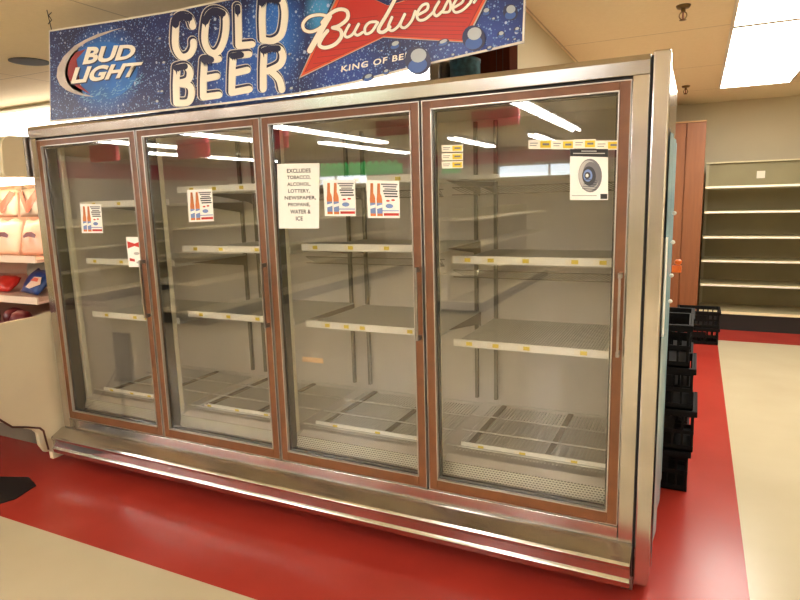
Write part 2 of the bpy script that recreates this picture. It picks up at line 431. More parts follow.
# doors
def door(i):
    x0, x1 = i*P+.008, (i+1)*P-.008
    fw, ft, fb = .034, .028, .044
    f = MB()
    f.box(x0, x0+fw, 0, .032, D0, D1).box(x1-fw, x1, 0, .032, D0, D1).box(x0+fw, x1-fw, 0, .032, D1-ft, D1).box(x0+fw, x1-fw, 0, .032, D0, D0+fb)
    d = f.build('door', brown, cool, .002)
    a, b, c, e = x0+fw, x1-fw, D0+fb, D1-ft
    w = .004
    t = MB(); y0, y1 = -.003, .012
    t.box(a, a+w, y0, y1, c, e).box(b-w, b, y0, y1, c, e).box(a, b, y0, y1, c, c+w).box(a, b, y0, y1, e-w, e)
    t.build('inner_bead', alu, d)
    t = MB(); w = .003
    t.box(x0-w, x0, -.002, .02, D0-w, D1+w).box(x1, x1+w, -.002, .02, D0-w, D1+w).box(x0, x1, -.002, .02, D0-w, D0).box(x0, x1, -.002, .02, D1, D1+w)
    t.build('outer_trim', alu, d)
    t = MB(); w = .012
    t.box(a+.004, a+w, .018, .034, c, e).box(b-w, b-.004, .018, .034, c, e).box(a+w, b-w, .018, .034, c, c+w).box(a+w, b-w, .018, .034, e-w, e)
    t.build('gasket', black, d)
    MB().box(a+.001, b-.001, .0125, .0165, c+.001, e-.001).build('glass_pane', glass, d)
    h = MB(); hx = x1-.012; z0, z1 = .945, 1.24
    h.box(hx-.004, hx+.004, -.036, -.030, z0, z1).box(hx-.004, hx-.001, -.031, -.018, z0, z1)
    h.box(hx-.006, hx+.006, -.034, 0, z0, z0+.018).box(hx-.006, hx+.006, -.034, 0, z1-.018, z1)
    h.build('handle', steel_dark, d, .001)
    return d
for i in range(NB): door(i)
# mullion lamps (unlit) behind each left door post
for i in range(NB+1):
    x = i*P if i < NB else 3.03
    if i == 0: x = .02
    l = MB().box(x-.014, x+.014, .115, .145, .39, 1.87).build('mullion_lamp', lampoff, cool, .005)
    box('lamp_socket', whitem, (x-.02, x+.02, .11, .15, .345, .395), l)
    box('lamp_socket', whitem, (x-.02, x+.02, .11, .15, 1.855, 1.885), l)
# slotted standards on the back panel
for i in range(NB+1):
    xs = [i*P-.055, i*P+.05] if 0 < i < NB else ([.03] if i == 0 else [3.01])
    for x in xs:
        s_ = MB().box(x-.008, x+.008, YB-.022, YB-.001, .44, 1.88)
        s_.build('slotted_standard', std, cool)
# shelves
def deck_mesh(x0, x1, y0, y1, z, step=.02, r=.0026):
    m = MB(); n = int((x1-x0)/step)
    for k in range(n+1):
        x = x0+(x1-x0)*k/n; m.box(x-r, x+r, y0, y1, z-r, z+r)
    for y in (y0, y0+(y1-y0)*.33, y0+(y1-y0)*.66, y1): m.box(x0, x1, y-.004, y+.004, z-.011, z-.003)
    for x in (x0, x1): m.box(x-.004, x+.004, y0, y1, z-.014, z)
    return m
def tags_on(par, x0, x1, y, z, seed, h=.022):
    rnd = random.Random(seed)
    x = x0+.03+rnd.random()*.06
    while x < x1-.08:
        w = .052
        t = box('price_tag', tagw, (x, x+w, y-.0012, y, z-h/2+.003, z+h/2-.003), par)
        box_y = MB().box(x+w*.45, x+w*.95, y-.0018, y-.0012, z-h/2+.005, z+h/2-.005).build('price_tag', tagy, par)
        t['label'] = 'cream paper price tag'; box_y['label'] = 'yellow price field of a shelf tag'
        x += w+.03+rnd.random()*.16
heights = [(1.53, 1.205, .89, .43), (1.59, 1.285, .935, .43), (1.60, 1.30, .93, .43), (1.605, 1.255, .897, .44)]
Y0 = .2
for i in range(NB):
    x0, x1 = i*P+.05, (i+1)*P-.03
    for j, z in enumerate(heights[i]):
        if j < 3:
            y1 = YB-.035
            sh = deck_mesh(x0, x1, Y0, y1, z-.012, .0115, .0022).build('shelf', wire, cool)
            if j < 2 and i >= 2:                      # bars added under the front edge to imitate reflected moire of the wires
                t = MB()
                for zz in (-.055, -.085): t.bar((x0-.02, Y0+.05, z+zz), (x1+.02, Y0+.05, z+zz), .0022, 4)
                k = 0; x = x0-.02
                while x < x1:
                        t.bar((x, Y0+.05, z-.055), (min(x+.07, x1+.02), Y0+.05, z-.085), .0016, 4); x += .018
                t.build('moire_hatch', std, sh)
            br = MB()
            for x in (x0+.002, x1-.002): br.face([(x, Y0+.1, z-.02), (x, y1, z-.02), (x, y1, z-.10), (x, y1-.05, z-.09)])
            m_ = MB()
            for x in (x0-.004, x1+.004):
                m_.extrude_x([(Y0+.12, z-.016), (y1+.003, z-.016), (y1+.003, z-.09), (y1-.03, z-.075)], x-.0015, x+.0015)
            m_.build('bracket', rackm, sh)
            if not (j == 0 and i == 3):
                MB().box(x0, x1+.01, Y0-.010, Y0-.004, z-.019, z+.012).build('price_channel', chan, sh)
                tags_on(sh, x0, x1, Y0-.0105, z-.004, 10*i+j, .026)
            else:
                MB().box(x0, x1+.01, Y0-.008, Y0-.004, z-.016, z-.008).build('front_rail', wire, sh)
        else:
            y1 = YB-.06
            sh = MB()
            n = 44
            for k in range(n+1):
                x = x0+(x1-x0)*k/n; sh.box(x-.0018, x+.0018, Y0-.03, y1, z-.024, z-.020)
            for y in (.17, .36, .56, y1): sh.bar((x0-.03, y, z-.005), (x1+.02, y, z-.005), .0035, 6)
            shf = sh.build('bottom_rack', wire, cool)
            dv = MB()
            for x in (x0+.06, x0+.40): dv.box(x-.012, x+.012, .2, y1, z-.019, z-.010)
            dv.build('cross_bar', rackm, shf)
            MB().box(x0+(.03 if i != 1 else .09), x1-.02, Y0-.012, Y0-.006, z-.018, z+.008).build('price_channel', chan, shf)
            tags_on(shf, x0+.02, x1-.02, Y0-.0125, z-.005, 10*i+j, .024)
    # return-air grille
    MB().extrude_x([(.10, .385), (.104, .387), (.090, .335), (.086, .335)], i*P+.03, (i+1)*P-.01).build('air_grille', perf, cool)
    MB().extrude_x([(.105, .387), (.155, .400), (.155, .395), (.105, .382)], i*P+.03, (i+1)*P-.01).build('grille_ledge', liner, cool)
# side poster film and bits on the cooler's right side
film = mat('pale_blue_film', s2l(150, 190, 206), .25, 0, .15, 5)
fl = thing('blue_plastic_sheet', (3.155, .45, .3), 'pale blue plastic sheet covering the right side of the cooler', 'plastic sheet')
m_ = MB(); n = 24
for k in range(n):
    ya, yb = .065+(.86-.065)*k/n, .065+(.86-.065)*(k+1)/n
    xa, xb = 3.1535+.004*math.sin(ya*22)+.004, 3.1535+.004*math.sin(yb*22)+.004
    m_.face([(xa, ya, .12), (xb, yb, .12), (xb, yb, 1.72), (xa, ya, 1.72)]); m_.face([(xa+.001, ya, .12), (xb+.001, yb, .12), (xb+.001, yb, 1.72), (xa+.001, ya, 1.72)])
m_.build('sheet', film, fl)
box('white_edge', paper, (3.158, 3.1665, .10, .16, 1.0, 1.35), fl)
for k, (z, lb) in enumerate(((1.42, 'topmost'), (1.30, 'second'), (1.16, 'third'), (1.05, 'lowest'))):
    tag(MB().lathe((3.17, .58, z), [(.003, -.008), (.007, -.005), (.009, 0), (.007, .005), (.003, .008)], 10).build('hook', chan, None, smooth=True), '%s of the four white hooks on the blue side of the cooler' % {'topmost': 'topmost', 'second': 'second', 'third': 'third', 'lowest': 'lowest'}[lb], 'hook', 'white hooks on the cooler side')
og = mat('orange_plastic', s2l(236, 110, 28), .4)
p = at(672, 266, .70)
tg = thing('orange_tag', (3.18, .70, p.z-.04), 'small orange plastic clip sticking out from the blue side of the cooler', 'clip')
MB().box(3.166, 3.205, .69, .71, p.z-.028, p.z+.004).build('clip', og, tg, .004)
MB().lathe((3.19, .70, p.z+.005), [(.006, 0), (.014, .006), (.016, .016), (.008, .024)], 12).build('knob', og, tg, smooth=True)

# ================================================================== BANNER
bw = MB()
bot = [(50, 122), (110, 116.5), (170, 110.5), (235, 103), (300, 94), (355, 83), (410, 69), (467, 56), (524, 43)]
SY = -.02
bp_ = [at(u, v, SY) for u, v in bot]
tz = [2.403, 2.385, 2.372, 2.371, 2.376, 2.392, 2.41, 2.43, 2.45]
tp = [Vector((p.x+.075-.06*k/8, SY, z)) for k, (p, z) in enumerate(zip(bp_, tz))]
sign = thing('beer_banner', (1.45, SY, 1.97), 'blue beer banner with water drops hanging from the ceiling above the cooler', 'sign')
def strip(mb, A, B, y0, y1):
    for k in range(len(A)-1):
        q = [A[k], A[k+1], B[k+1], B[k]]
        for y in (y0, y1): mb.face([(p.x, y, p.z) for p in q])
    ring = A + B[::-1]
    for a, b in zip(ring, ring[1:]+ring[:1]): mb.face([(a.x, y0, a.z), (b.x, y0, b.z), (b.x, y1, b.z), (a.x, y1, a.z)])
strip(bw, bp_, tp, SY, SY+.004); bw.build('panel', sign_m, sign)
edge = mat('banner_white_edge', s2l(222, 214, 204), .5)
e_ = MB()
for k in range(8):
    for A, s_ in ((bp_, 1), (tp, -1)):
        a, b = A[k], A[k+1]
        e_.face([(a.x, SY-.0006, a.z), (b.x, SY-.0006, b.z), (b.x, SY-.0006, b.z+s_*.008), (a.x, SY-.0006, a.z+s_*.008)])
for a, b, s_ in ((bp_[0], tp[0], 1), (bp_[-1], tp[-1], -1)):
    e_.face([(a.x, SY-.0006, a.z), (a.x+s_*.007, SY-.0006, a.z), (b.x+s_*.007, SY-.0006, b.z), (b.x, SY-.0006, b.z)])
e_.build('white_border', edge, sign)
Z1 = lambda X, Y, y: at(45+X/5.717, 20+Y/5.717, y)
Z2 = lambda X, Y, y: at(155+X/5.214, Y/5.214, y)
Z3 = lambda X, Y, y: at(290+X/6.667, Y/6.667, y)
Z4 = lambda X, Y, y: at(400+X/6.154, Y/6.154, y)
lett = mat('cream_lettering', s2l(252, 246, 232), .5); navy = mat('navy_print', s2l(22, 28, 70), .4)
silver = mat('silver_print', s2l(196, 184, 176), .4, 0, .25, 9); redp = mat('red_print', s2l(196, 44, 32), .4)
redd = mat('dark_red_print', s2l(150, 34, 30), .4); orp = mat('orange_print', s2l(226, 88, 40), .4); skyp = mat('bright_blue_print', s2l(30, 128, 214), .4)
shadow_p = mat('brown_letter_edge', s2l(112, 62, 60), .5)
# round logo
m_ = MB(); ell(m_, 330, 290, 200, 165, SY-.0008, Z1, 28, -.15); m_.build('logo_disc', mat('logo_blue_print', s2l(26, 104, 190), .4, 0, .35, 6), sign)
m_ = MB(); m_.face([Z1(X, Y, SY-.0012) for X, Y in [(455,42),(380,58),(300,80),(230,112),(165,150),(105,210),(72,270),(66,325),(85,370),(120,400),(175,424),(230,436),(280,438),(215,420),(160,395),(125,355),(112,305),(122,250),(150,200),(190,160),(240,125),(310,92),(385,64)]])
m_.build('silver_swoosh', silver, sign, tri=True)
m_ = MB(); m_.face([Z1(X, Y, SY-.0013) for X, Y in [(175,185),(140,235),(128,300),(140,345),(185,385),(260,425),(200,370),(170,340),(160,290),(175,230),(235,165)]])
m_.build('red_swoosh', redd, sign, tri=True)
for nm, body, q in (('logo_lettering', 'BUD', [(213,256),(500,222),(530,138),(243,155)]), ('logo_lettering', 'LIGHT', [(145,367),(512,322),(562,238),(175,270)])):
    sh = [(a+6, b+6) for a, b in q]
    text_mesh(nm, body, sh, SY-.0015, navy, sign, .045, 1.0, Z1)
    text_mesh(nm, body, q, SY-.0020, lett, sign, .042, 1.0, Z1)
ice = MB(); rnd = random.Random(3)
for k in range(90):
    X = rnd.uniform(190, 560); Y = 455-(X-190)*.30+rnd.gauss(0, 22); a = rnd.uniform(-1.2, .2); L = rnd.uniform(8, 26)
    ice.face([Z1(X, Y, SY-.0016-k*1e-6), Z1(X+L*math.cos(a)+3, Y+L*math.sin(a), SY-.0016-k*1e-6), Z1(X+4, Y+4, SY-.0016-k*1e-6)])
ice.build('ice_crystals', mat('ice_print', s2l(120, 176, 216), .4), sign)
# COLD BEER
strokes = {
 'C': [([(195,135),(180,95),(145,82),(112,105),(104,170),(106,245),(135,292),(175,285),(197,250),(198,215)], 0)],
 'O': [([(315,52),(275,72),(260,140),(258,215),(285,268),(325,268),(355,215),(368,140),(362,75)], 1)],
 'L': [([(430,35),(432,120),(434,235)], 0), ([(434,235),(505,228)], 0)],
 'D': [([(562,-12),(556,90),(560,205)], 0), ([(560,205),(610,210),(655,180),(672,110),(672,40),(650,-5),(562,-12)], 0)],
 'B': [([(112,350),(108,440),(110,530)], 0), ([(112,350),(155,342),(180,370),(170,415),(120,430)], 0), ([(120,430),(178,445),(188,490),(170,530),(110,533)], 0)],
 'E': [([(256,312),(250,410),(250,503)], 0), ([(256,312),(330,305)], 0), ([(252,408),(322,395)], 0), ([(250,503),(332,492)], 0)],
 'E2': [([(405,288),(400,380),(398,480)], 0), ([(405,288),(488,280)], 0), ([(402,380),(480,362)], 0), ([(398,480),(490,462)], 0)],
 'R': [([(566,258),(562,360),(562,462)], 0), ([(566,258),(640,248),(664,285),(650,335),(585,368)], 0), ([(600,365),(645,410),(660,465)], 0)]}
for k, (ch, ss) in enumerate(strokes.items()):
    a, b, c = MB(), MB(), MB()
    for pts, cl in ss:
        ribbon(a, [(x-4, y-4) for x, y in pts], 53, SY-.0010, Z2, cl); ribbon(b, [(x-3, y-3) for x, y in pts], 46, SY-.0021, Z2, cl); ribbon(c, [(x+2, y+3) for x, y in pts], 35, SY-.0032, Z2, cl)
    for mb_, mm in ((a, edge), (b, navy), (c, lett)): mb_.build('frosty_letter', mm, sign)
for (pts, w) in (([(107,128),(116,100),(145,85),(178,93)], 36), ([(262,112),(284,70),(315,56),(352,70)], 36), ([(430,38),(431,62)], 30), ([(556,14),(575,-6),(640,-2)], 36),
                 ([(112,354),(155,346)], 34), ([(256,314),(292,311)], 34), ([(405,292),(448,286)], 34), ([(566,264),(600,254),(640,252)], 34)):
    drip = MB(); ribbon(drip, pts, w, SY-.0043, Z2)
    k = 0
    for (x0_, y0_), (x1_, y1_) in zip(pts[:-1], pts[1:]):
        n = max(1, int(((x1_-x0_)**2+(y1_-y0_)**2)**.5/9))
        for j in range(n+1):
            x = x0_+(x1_-x0_)*j/n; yb_ = y0_+(y1_-y0_)*j/n+w*.30; L = rnd.uniform(8, 30); k += 1
            drip.face([Z2(x-6, yb_, SY-.0052-k*1e-5), Z2(x+6, yb_, SY-.0052-k*1e-5), Z2(x+1, yb_+L, SY-.0052-k*1e-5)])
    drip.build('letter_drips', navy, sign)
# bow tie logo
def grow(pts, k):
    cx = sum(p[0] for p in pts)/len(pts); cy2 = sum(p[1] for p in pts)/len(pts)
    return [(cx+(x-cx)*(1+k*.55), cy2+(y-cy2)*(1+k)) for x, y in pts]
bow = [(302.7,74.3),(383.7,36),(463.4,40.6),(484,0),(497,-26),(388,6),(344,-14),(338,0)]
for k, (g_, mm, dy) in enumerate(((.11, navy, .0005), (.075, silver, .001), (.04, orp, .0014), (-.03, redd, .0018), (-.055, redp, .0022))):
    m_ = MB(); m_.face([at(u, v, SY-dy) for u, v in grow(bow, g_)]); m_.build('bow_tie_logo', mm, sign, tri=True)
ln_ = MB()
for k in range(9):
    y0 = 62-k*6.2
    for (ua, ub) in ((316+k*3.2, 380), (392, 462+k*1.7)):
        va = y0+2 if ub == 380 else 34-k*4.2; vb = va-(ub-ua)*.10
        if ub == 380 and va-(380-ua)*.47 < -2 and k > 6: continue
        if ub == 380: ua2 = 313+k*4; ub2 = min(378, ua2+8+k*9+10); ln_.face([at(ua2, y0+2, SY-.0024), at(ub2, y0+2-(ub2-ua2)*.12, SY-.0024), at(ub2, y0+1.4-(ub2-ua2)*.12, SY-.0024), at(ua2, y0+1.4, SY-.0024)])
        else: ln_.face([at(ua, va, SY-.0024), at(ub, va+1, SY-.0024), at(ub, va+.4, SY-.0024), at(ua, va-.6, SY-.0024)])
ln_.build('logo_lines', redd, sign)
script = [(Z3, [(262,112),(200,98),(130,112),(88,155),(95,198),(140,212),(195,190),(240,150)], 17), (Z3, [(262,108),(220,180),(170,270),(132,338)], 30),
 (Z3, [(215,150),(270,90),(330,62),(380,75),(382,125),(330,170),(285,185)], 20), (Z3, [(285,185),(335,200),(342,245),(300,295),(235,318),(195,300),(215,250),(250,205)], 20),
 (Z3, [(395,165),(365,225),(380,248),(420,225),(458,160)], 15), (Z3, [(458,160),(430,215),(450,235),(485,215)], 15),
 (Z3, [(575,145),(530,150),(500,185),(505,225),(545,210),(585,150)], 15), (Z3, [(705,-15),(650,90),(590,195),(620,215),(665,180)], 19),
 (Z3, [(680,115),(655,180),(680,205),(725,170),(765,95)], 15), (Z3, [(765,95),(735,165),(765,185),(810,140),(835,75)], 15),
 (Z4, [(110,92),(165,60),(170,25),(135,35),(105,85),(115,122),(155,118),(205,75)], 14), (Z4, [(240,10),(208,70),(225,98),(265,65)], 14),
 (Z4, [(265,65),(300,0),(312,40),(300,72),(265,76)], 13), (Z4, [(335,45),(385,12),(388,-20),(355,-12),(325,40),(340,76),(385,62),(430,20)], 13),
 (Z4, [(430,20),(460,-35),(470,-10),(455,15)], 13), (Z4, [(470,-10),(500,-45),(520,-40)], 13)]
for (grow_, mm, dy) in ((9, shadow_p, .0027), (0, lett, .0046)):
    m_ = MB()
    for f, pts, w in script: ribbon(m_, pts, w*1.25+grow_*.8, SY-dy, f)
    m_.build('script_lettering', mm, sign)
text_mesh('slogan_lettering', 'KING OF BEERS', [(340,482),(880,372),(884,330),(344,440)], SY-.0024, lett, sign, .02, 1.15, Z3)
dshade = mat('drop_shade_print', s2l(44, 46, 84), .4); dblue = mat('drop_blue_print', s2l(62, 96, 170), .4); dglint = mat('drop_glint_print', s2l(176, 184, 192), .4)
for f, x, y, rx, ry in ((Z4,680,75,46,52),(Z4,455,235,72,80),(Z4,110,372,80,88),(Z4,622,213,24,24),(Z4,720,182,20,18),(Z4,550,296,20,14),(Z4,530,72,28,26),(Z4,325,340,14,13),(Z4,665,245,9,9),(Z4,705,243,12,8),(Z4,575,118,14,12),(Z4,265,262,40,22),
                        (Z3,700,300,40,30),(Z3,520,517,40,26),(Z3,640,478,24,18),(Z3,610,342,12,9),(Z2,45,330,12,13),(Z2,85,80,12,12),(Z2,35,480,12,12),(Z2,710,465,14,14),(Z2,700,285,10,10),(Z1,640,470,13,16),(Z1,655,110,12,12),(Z1,648,412,10,10)):
    dk, dl, dh = MB(), MB(), MB()
    ell(dk, x, y, rx, ry, SY-0.0052, f, 18, -.3); ell(dl, x-.02*rx, y+.35*ry, rx*.75, ry*.5, SY-0.0054, f, 16, -.3); ell(dh, x+.05*rx, y-.35*ry, rx*.62, ry*.48, SY-0.0056, f, 16, -.4)
    dr = dk.build('water_drop', dshade, sign); dl.build('blue_tint', dblue, dr); dh.build('glint', dglint, dr)
# strings to the ceiling
for k in (0, 4, 8):
    p = tp[k]; MB().bar((p.x+(.02 if k < 8 else -.02), SY+.002, p.z-.01), (p.x+(.0 if k < 8 else -.02), SY+.002, H), .0022, 5).build('hanging_string', ink, sign)
p = tp[0]
MB().tube([(p.x+.0, SY, p.z+.03), (p.x+.03, SY, p.z+.045), (p.x+.01, SY, p.z+.07), (p.x+.035, SY, p.z+.08)], .0022, 5).build('string_knot', ink, sign)

# ================================================================== PAPERS ON THE GLASS
PY = .0115
def quadM(q):                          # unit square (s right, t up) on a photographed quad in plane y
    bl, br, tr, tl = [Vector(c) for c in q]
    def f(s, t, y):
        p = (bl*(1-s)+br*s)*(1-t)+(tl*(1-s)+tr*s)*t
        return at(p.x, p.y, y)
    return f
def sheet(name, q, label, cat, group=None, m=paper):
    M = quadM(q); c = M(.5, 0, PY)
    t = thing(name, tuple(c), label, cat, group)
    a = MB(); P4 = [M(0,0,PY), M(1,0,PY), M(1,1,PY), M(0,1,PY)]
    a.face([(p.x, PY, p.z) for p in P4]); a.face([(p.x, PY-.0004, p.z) for p in P4])
    for i in range(4):
        u, v = P4[i], P4[(i+1) % 4]; a.face([(u.x, PY, u.z), (v.x, PY, v.z), (v.x, PY-.0004, v.z), (u.x, PY-.0004, u.z)])
    a.build('sheet', m, t)
    return t, M
amber = mat('amber_bottle_print', s2l(216, 124, 66), .5); cyanp = mat('blue_label_print', s2l(120, 146, 200), .5); greyp = mat('grey_print', s2l(120, 118, 122), .5); greyl = mat('light_grey_print', s2l(186, 182, 178), .5)
def beer_flyer(q, label):
    t, M = sheet('beer_flyer', q, label, 'flyer', 'beer offer flyers on the doors')
    y = PY-.0008
    a, b, c = MB(), MB(), MB()
    for s0 in (.17, .38):
        prof = [(.085,.05),(.085,.50),(.07,.58),(.032,.66),(.03,.86),(.04,.88),(.04,.92)]
        a.face([M(s0-w, h, y) for w, h in prof] + [M(s0+w, h, y) for w, h in prof[::-1]])
        b.face([M(s0-.083, .12, y-.0003), M(s0+.083, .12, y-.0003), M(s0+.083, .40, y-.0003), M(s0-.083, .40, y-.0003)])
        c.face([M(s0-.083, .24, y-.0005), M(s0+.083, .28, y-.0005), M(s0+.083, .36, y-.0005), M(s0-.083, .32, y-.0005)])
    a.build('bottle_picture', amber, t, tri=True); b.build('bottle_label_print', cyanp, t); c.build('bottle_label_print', paper, t)
    d = MB(); 
    for (s0, s1, h0, h1) in ((.5,.95,.70,.74),(.52,.93,.63,.67),(.55,.95,.56,.60),(.55,.9,.76,.79)): d.face([M(s0,h0,y), M(s1,h0,y), M(s1,h1,y), M(s0,h1,y)])
    d.build('printed_lines', MATS.get('charcoal_print') or mat('charcoal_print', s2l(64,64,70),.5), t)
    d = MB(); d.face([M(.45,.88,y), M(.95,.88,y), M(.95,.92,y), M(.45,.92,y)]); d.face([M(.5,.82,y), M(.92,.82,y), M(.92,.86,y), M(.5,.86,y)]); d.build('headline_print', greyp, t)
    d = MB(); ell(d, .64, .46, .06, .025, y, M, 10); ell(d, .80, .48, .06, .025, y, M, 10); d.face([M(.50,.06,y), M(.97,.06,y), M(.97,.13,y), M(.50,.13,y)]); d.build('red_print', redp, t)
    d = MB(); ell(d, .68, .32, .12, .06, y, M, 12); d.face([M(.46,.18,y), M(.97,.18,y), M(.97,.205,y), M(.46,.205,y)]); d.build('blue_print', cyanp, t)
beer_flyer([(82,233),(103,233),(101,204),(80,204)], 'white flyer with two beer bottles on the leftmost door')
beer_flyer([(189,222),(214,221),(212,189),(187,190)], 'white flyer with two beer bottles on the second door from left')
beer_flyer([(325,216),(356,216),(355,180),(323,180)], 'white flyer with two beer bottles beside the large typed notice')
beer_flyer([(368,218),(400,218),(399,181),(366,180)], 'white flyer with two beer bottles, the right one on the third door')
t, M = sheet('typed_notice', [(279,228.5),(319,228.5),(319.5,163),(277,164)], 'white typed notice listing excluded goods, taped to the third door from left', 'notice')
for k, ln in enumerate(('EXCLUDES', 'TOBACCO,', 'ALCOHOL,', 'LOTTERY,', 'NEWSPAPER,', 'PROPANE,', 'WATER &', 'ICE')):
    w = {0:.56,1:.56,2:.56,3:.52,4:.76,5:.54,6:.50,7:.17}[k]; c = .51+(.03 if k in (4,6) else 0); h = .885-k*.105
    text_mesh('typed_line', ln, [(c-w/2,h-.028),(c+w/2,h-.028),(c+w/2,h+.036),(c-w/2,h+.036)], PY-.0008, ink, t, .022, 1.05, M)
t, M = sheet('bow_tie_card', [(129,267),(143,267),(142,237),(126,237)], 'white card with a red bow-tie logo on the leftmost door beside its handle', 'card')
d = MB(); d.face([M(s_, h_, PY-.0008) for s_, h_ in [(.05,.62),(.5,.70),(.95,.62),(.95,.86),(.5,.78),(.05,.86)]]); d.face([M(s_, h_, PY-.0008) for s_, h_ in [(.1,.2),(.45,.18),(.45,.26),(.1,.3)]]); d.build('red_print', redp, t, tri=True)
d = MB(); ell(d, .6, .45, .2, .05, PY-.0008, M, 10); ell(d, .7, .15, .15, .04, PY-.0008, M, 10); d.build('grey_print', greyl, t)
t, M = sheet('mask_poster', [(570,200),(608,200),(608,149),(570,149)], 'white poster with black heading and a big grey oval shell picture on the rightmost door', 'poster')
y = PY-.0008
d = MB(); d.face([M(0,.86,y), M(1,.84,y), M(1,1,y), M(0,1,y)]); d.face([M(.80,.02,y), M(.98,.02,y), M(.98,.12,y), M(.80,.12,y)]); d.build('black_heading', ink, t)
text_mesh('heading_lettering', 'PROTECTION', [(.08,.88),(.92,.88),(.92,.925),(.08,.925)], y-.0004, paper, t, .01, 1, M) if False else None
d = MB(); 
for (s0,s1,h0) in ((.08,.92,.905),(.3,.7,.95)): d.face([M(s0,h0,y-.0004), M(s1,h0,y-.0004), M(s1,h0+.018,y-.0004), M(s0,h0+.018,y-.0004)])
d.build('heading_line', greyl, t)
rings = [(.53,.48,.31,.33,greyp),(.50,.48,.27,.30,greyl),(.56,.50,.22,.25,greyp),(.50,.47,.18,.19,mat('charcoal_print', s2l(64,64,70),.5)),(.47,.48,.12,.12,cyanp),(.46,.48,.08,.07,MATS['charcoal_print']),(.45,.48,.04,.035,paper)]
for k, (a_, b_, c_, d_, mm) in enumerate(rings):
    d = MB(); ell(d, a_, b_, c_, d_, y-.0004-.0003*k, M, 24, .2); d.build('shell_picture', mm, t)
d = MB()
for k in range(5): d.face([M(.32+.02*k,.22+.045*k,y-.003), M(.70,.20+.045*k,y-.003), M(.70,.212+.045*k,y-.003), M(.32+.02*k,.232+.045*k,y-.003)])
d.build('picture_lines', MATS['charcoal_print'], t)
d = MB(); d.face([M(.05,.08,y), M(.7,.08,y), M(.7,.09,y), M(.05,.09,y)]); d.build('printed_lines', greyp, t)
def glass_tag(q, label, grp):
    t, M = sheet('price_label', q, label, 'price label', grp, tagw)
    y = PY-.0008
    d = MB(); d.face([M(.5,.12,y), M(.95,.12,y), M(.95,.85,y), M(.5,.85,y)]); d.build('yellow_field', tagy, t)
    d = MB(); d.face([M(.60,.40,y-.0004), M(.88,.40,y-.0004), M(.88,.62,y-.0004), M(.60,.62,y-.0004)]); d.face([M(.06,.6,y), M(.40,.6,y), M(.40,.68,y), M(.06,.68,y)]); d.face([M(.06,.35,y), M(.34,.35,y), M(.34,.42,y), M(.06,.42,y)]); d.build('small_print', greyp, t)
for k, (a, b, lb) in enumerate(((528.5,552,'leftmost'),(552,574,'second from left'),(574,596,'third from left'),(596,620,'rightmost'))):
    dv = (0, .3, -.6, .8)[k]
    glass_tag([(a,149+dv),(b,149+dv),(b,139.5+dv),(a,140+dv)], '%s of four price labels in a row on the rightmost door' % lb, 'price labels in a row on the rightmost door')
for k, (v, lb) in enumerate(((144.5,'top'),(152.8,'middle'),(161,'bottom'))):
    glass_tag([(442,v+7.6),(463,v+7),(463,v),(441.5,v+.6)], '%s of the three price labels stacked at the left of the rightmost door' % lb, 'price labels stacked on the rightmost door')
# orange tape strip on the lamp of the third bay
a = at(303, 360, .112)
tp_ = thing('orange_tape', (a.x+.02, .11, a.z), 'strip of orange-tan tape on the lamp post inside the third door', 'tape')
MB().face([at(302.5,356.5,.112), at(323,358.5,.112), at(323.5,363.5,.112), at(302,361.5,.112)]).face([at(302.5,356.5,.1128), at(323,358.5,.1128), at(323.5,363.5,.1128), at(302,361.5,.1128)]).build('tape_strip', mat('tan_tape', s2l(236, 196, 150), .5), tp_)

# ================================================================== ON TOP OF THE COOLER
cardb = wood_mat('dark_brown_board', s2l(58, 24, 12), s2l(84, 38, 20), (14, 14, 1), .9)
cardb.node_tree.nodes['Principled BSDF'].inputs['Specular IOR Level'].default_value = .05
bx = thing('brown_crate', (2.36, .72, 1.952), 'dark brown upright wooden box standing on top of the cooler under the banner', 'box')
MB().box(2.18, 2.462, .61, .75, 1.953, 2.33).build('box_body', cardb, bx, .003)
for x in (2.40, 2.43): box('seam', ink, (x, x+.002, .6085, .61, 1.955, 2.328), bx)
tin = thing('blue_tin', (2.318, .42, 1.952), 'round teal blue tin standing on top of the cooler beside the brown box', 'tin')
MB().lathe((2.318, .42, 1.953), [(.062,0),(.066,.004),(.066,.125),(.068,.127),(.068,.14),(.06,.144)], 28).build('tin_body', mat('teal_print', s2l(60, 104, 116), .35, 0, .5, 40), tin, smooth=True)
MB().lathe((2.318, .42, 2.097), [(.02,0),(.02,.008),(.012,.014)], 14).build('tin_knob', og, tin, smooth=True)
jar = thing('grey_jar', (2.222, .42, 1.952), 'small dark grey jar standing left of the teal tin on the cooler', 'jar')
MB().lathe((2.222, .42, 1.953), [(.022,0),(.025,.01),(.025,.12),(.02,.14)], 18).build('jar_body', mat('grey_glaze', s2l(96, 88, 72), .4), jar, smooth=True)

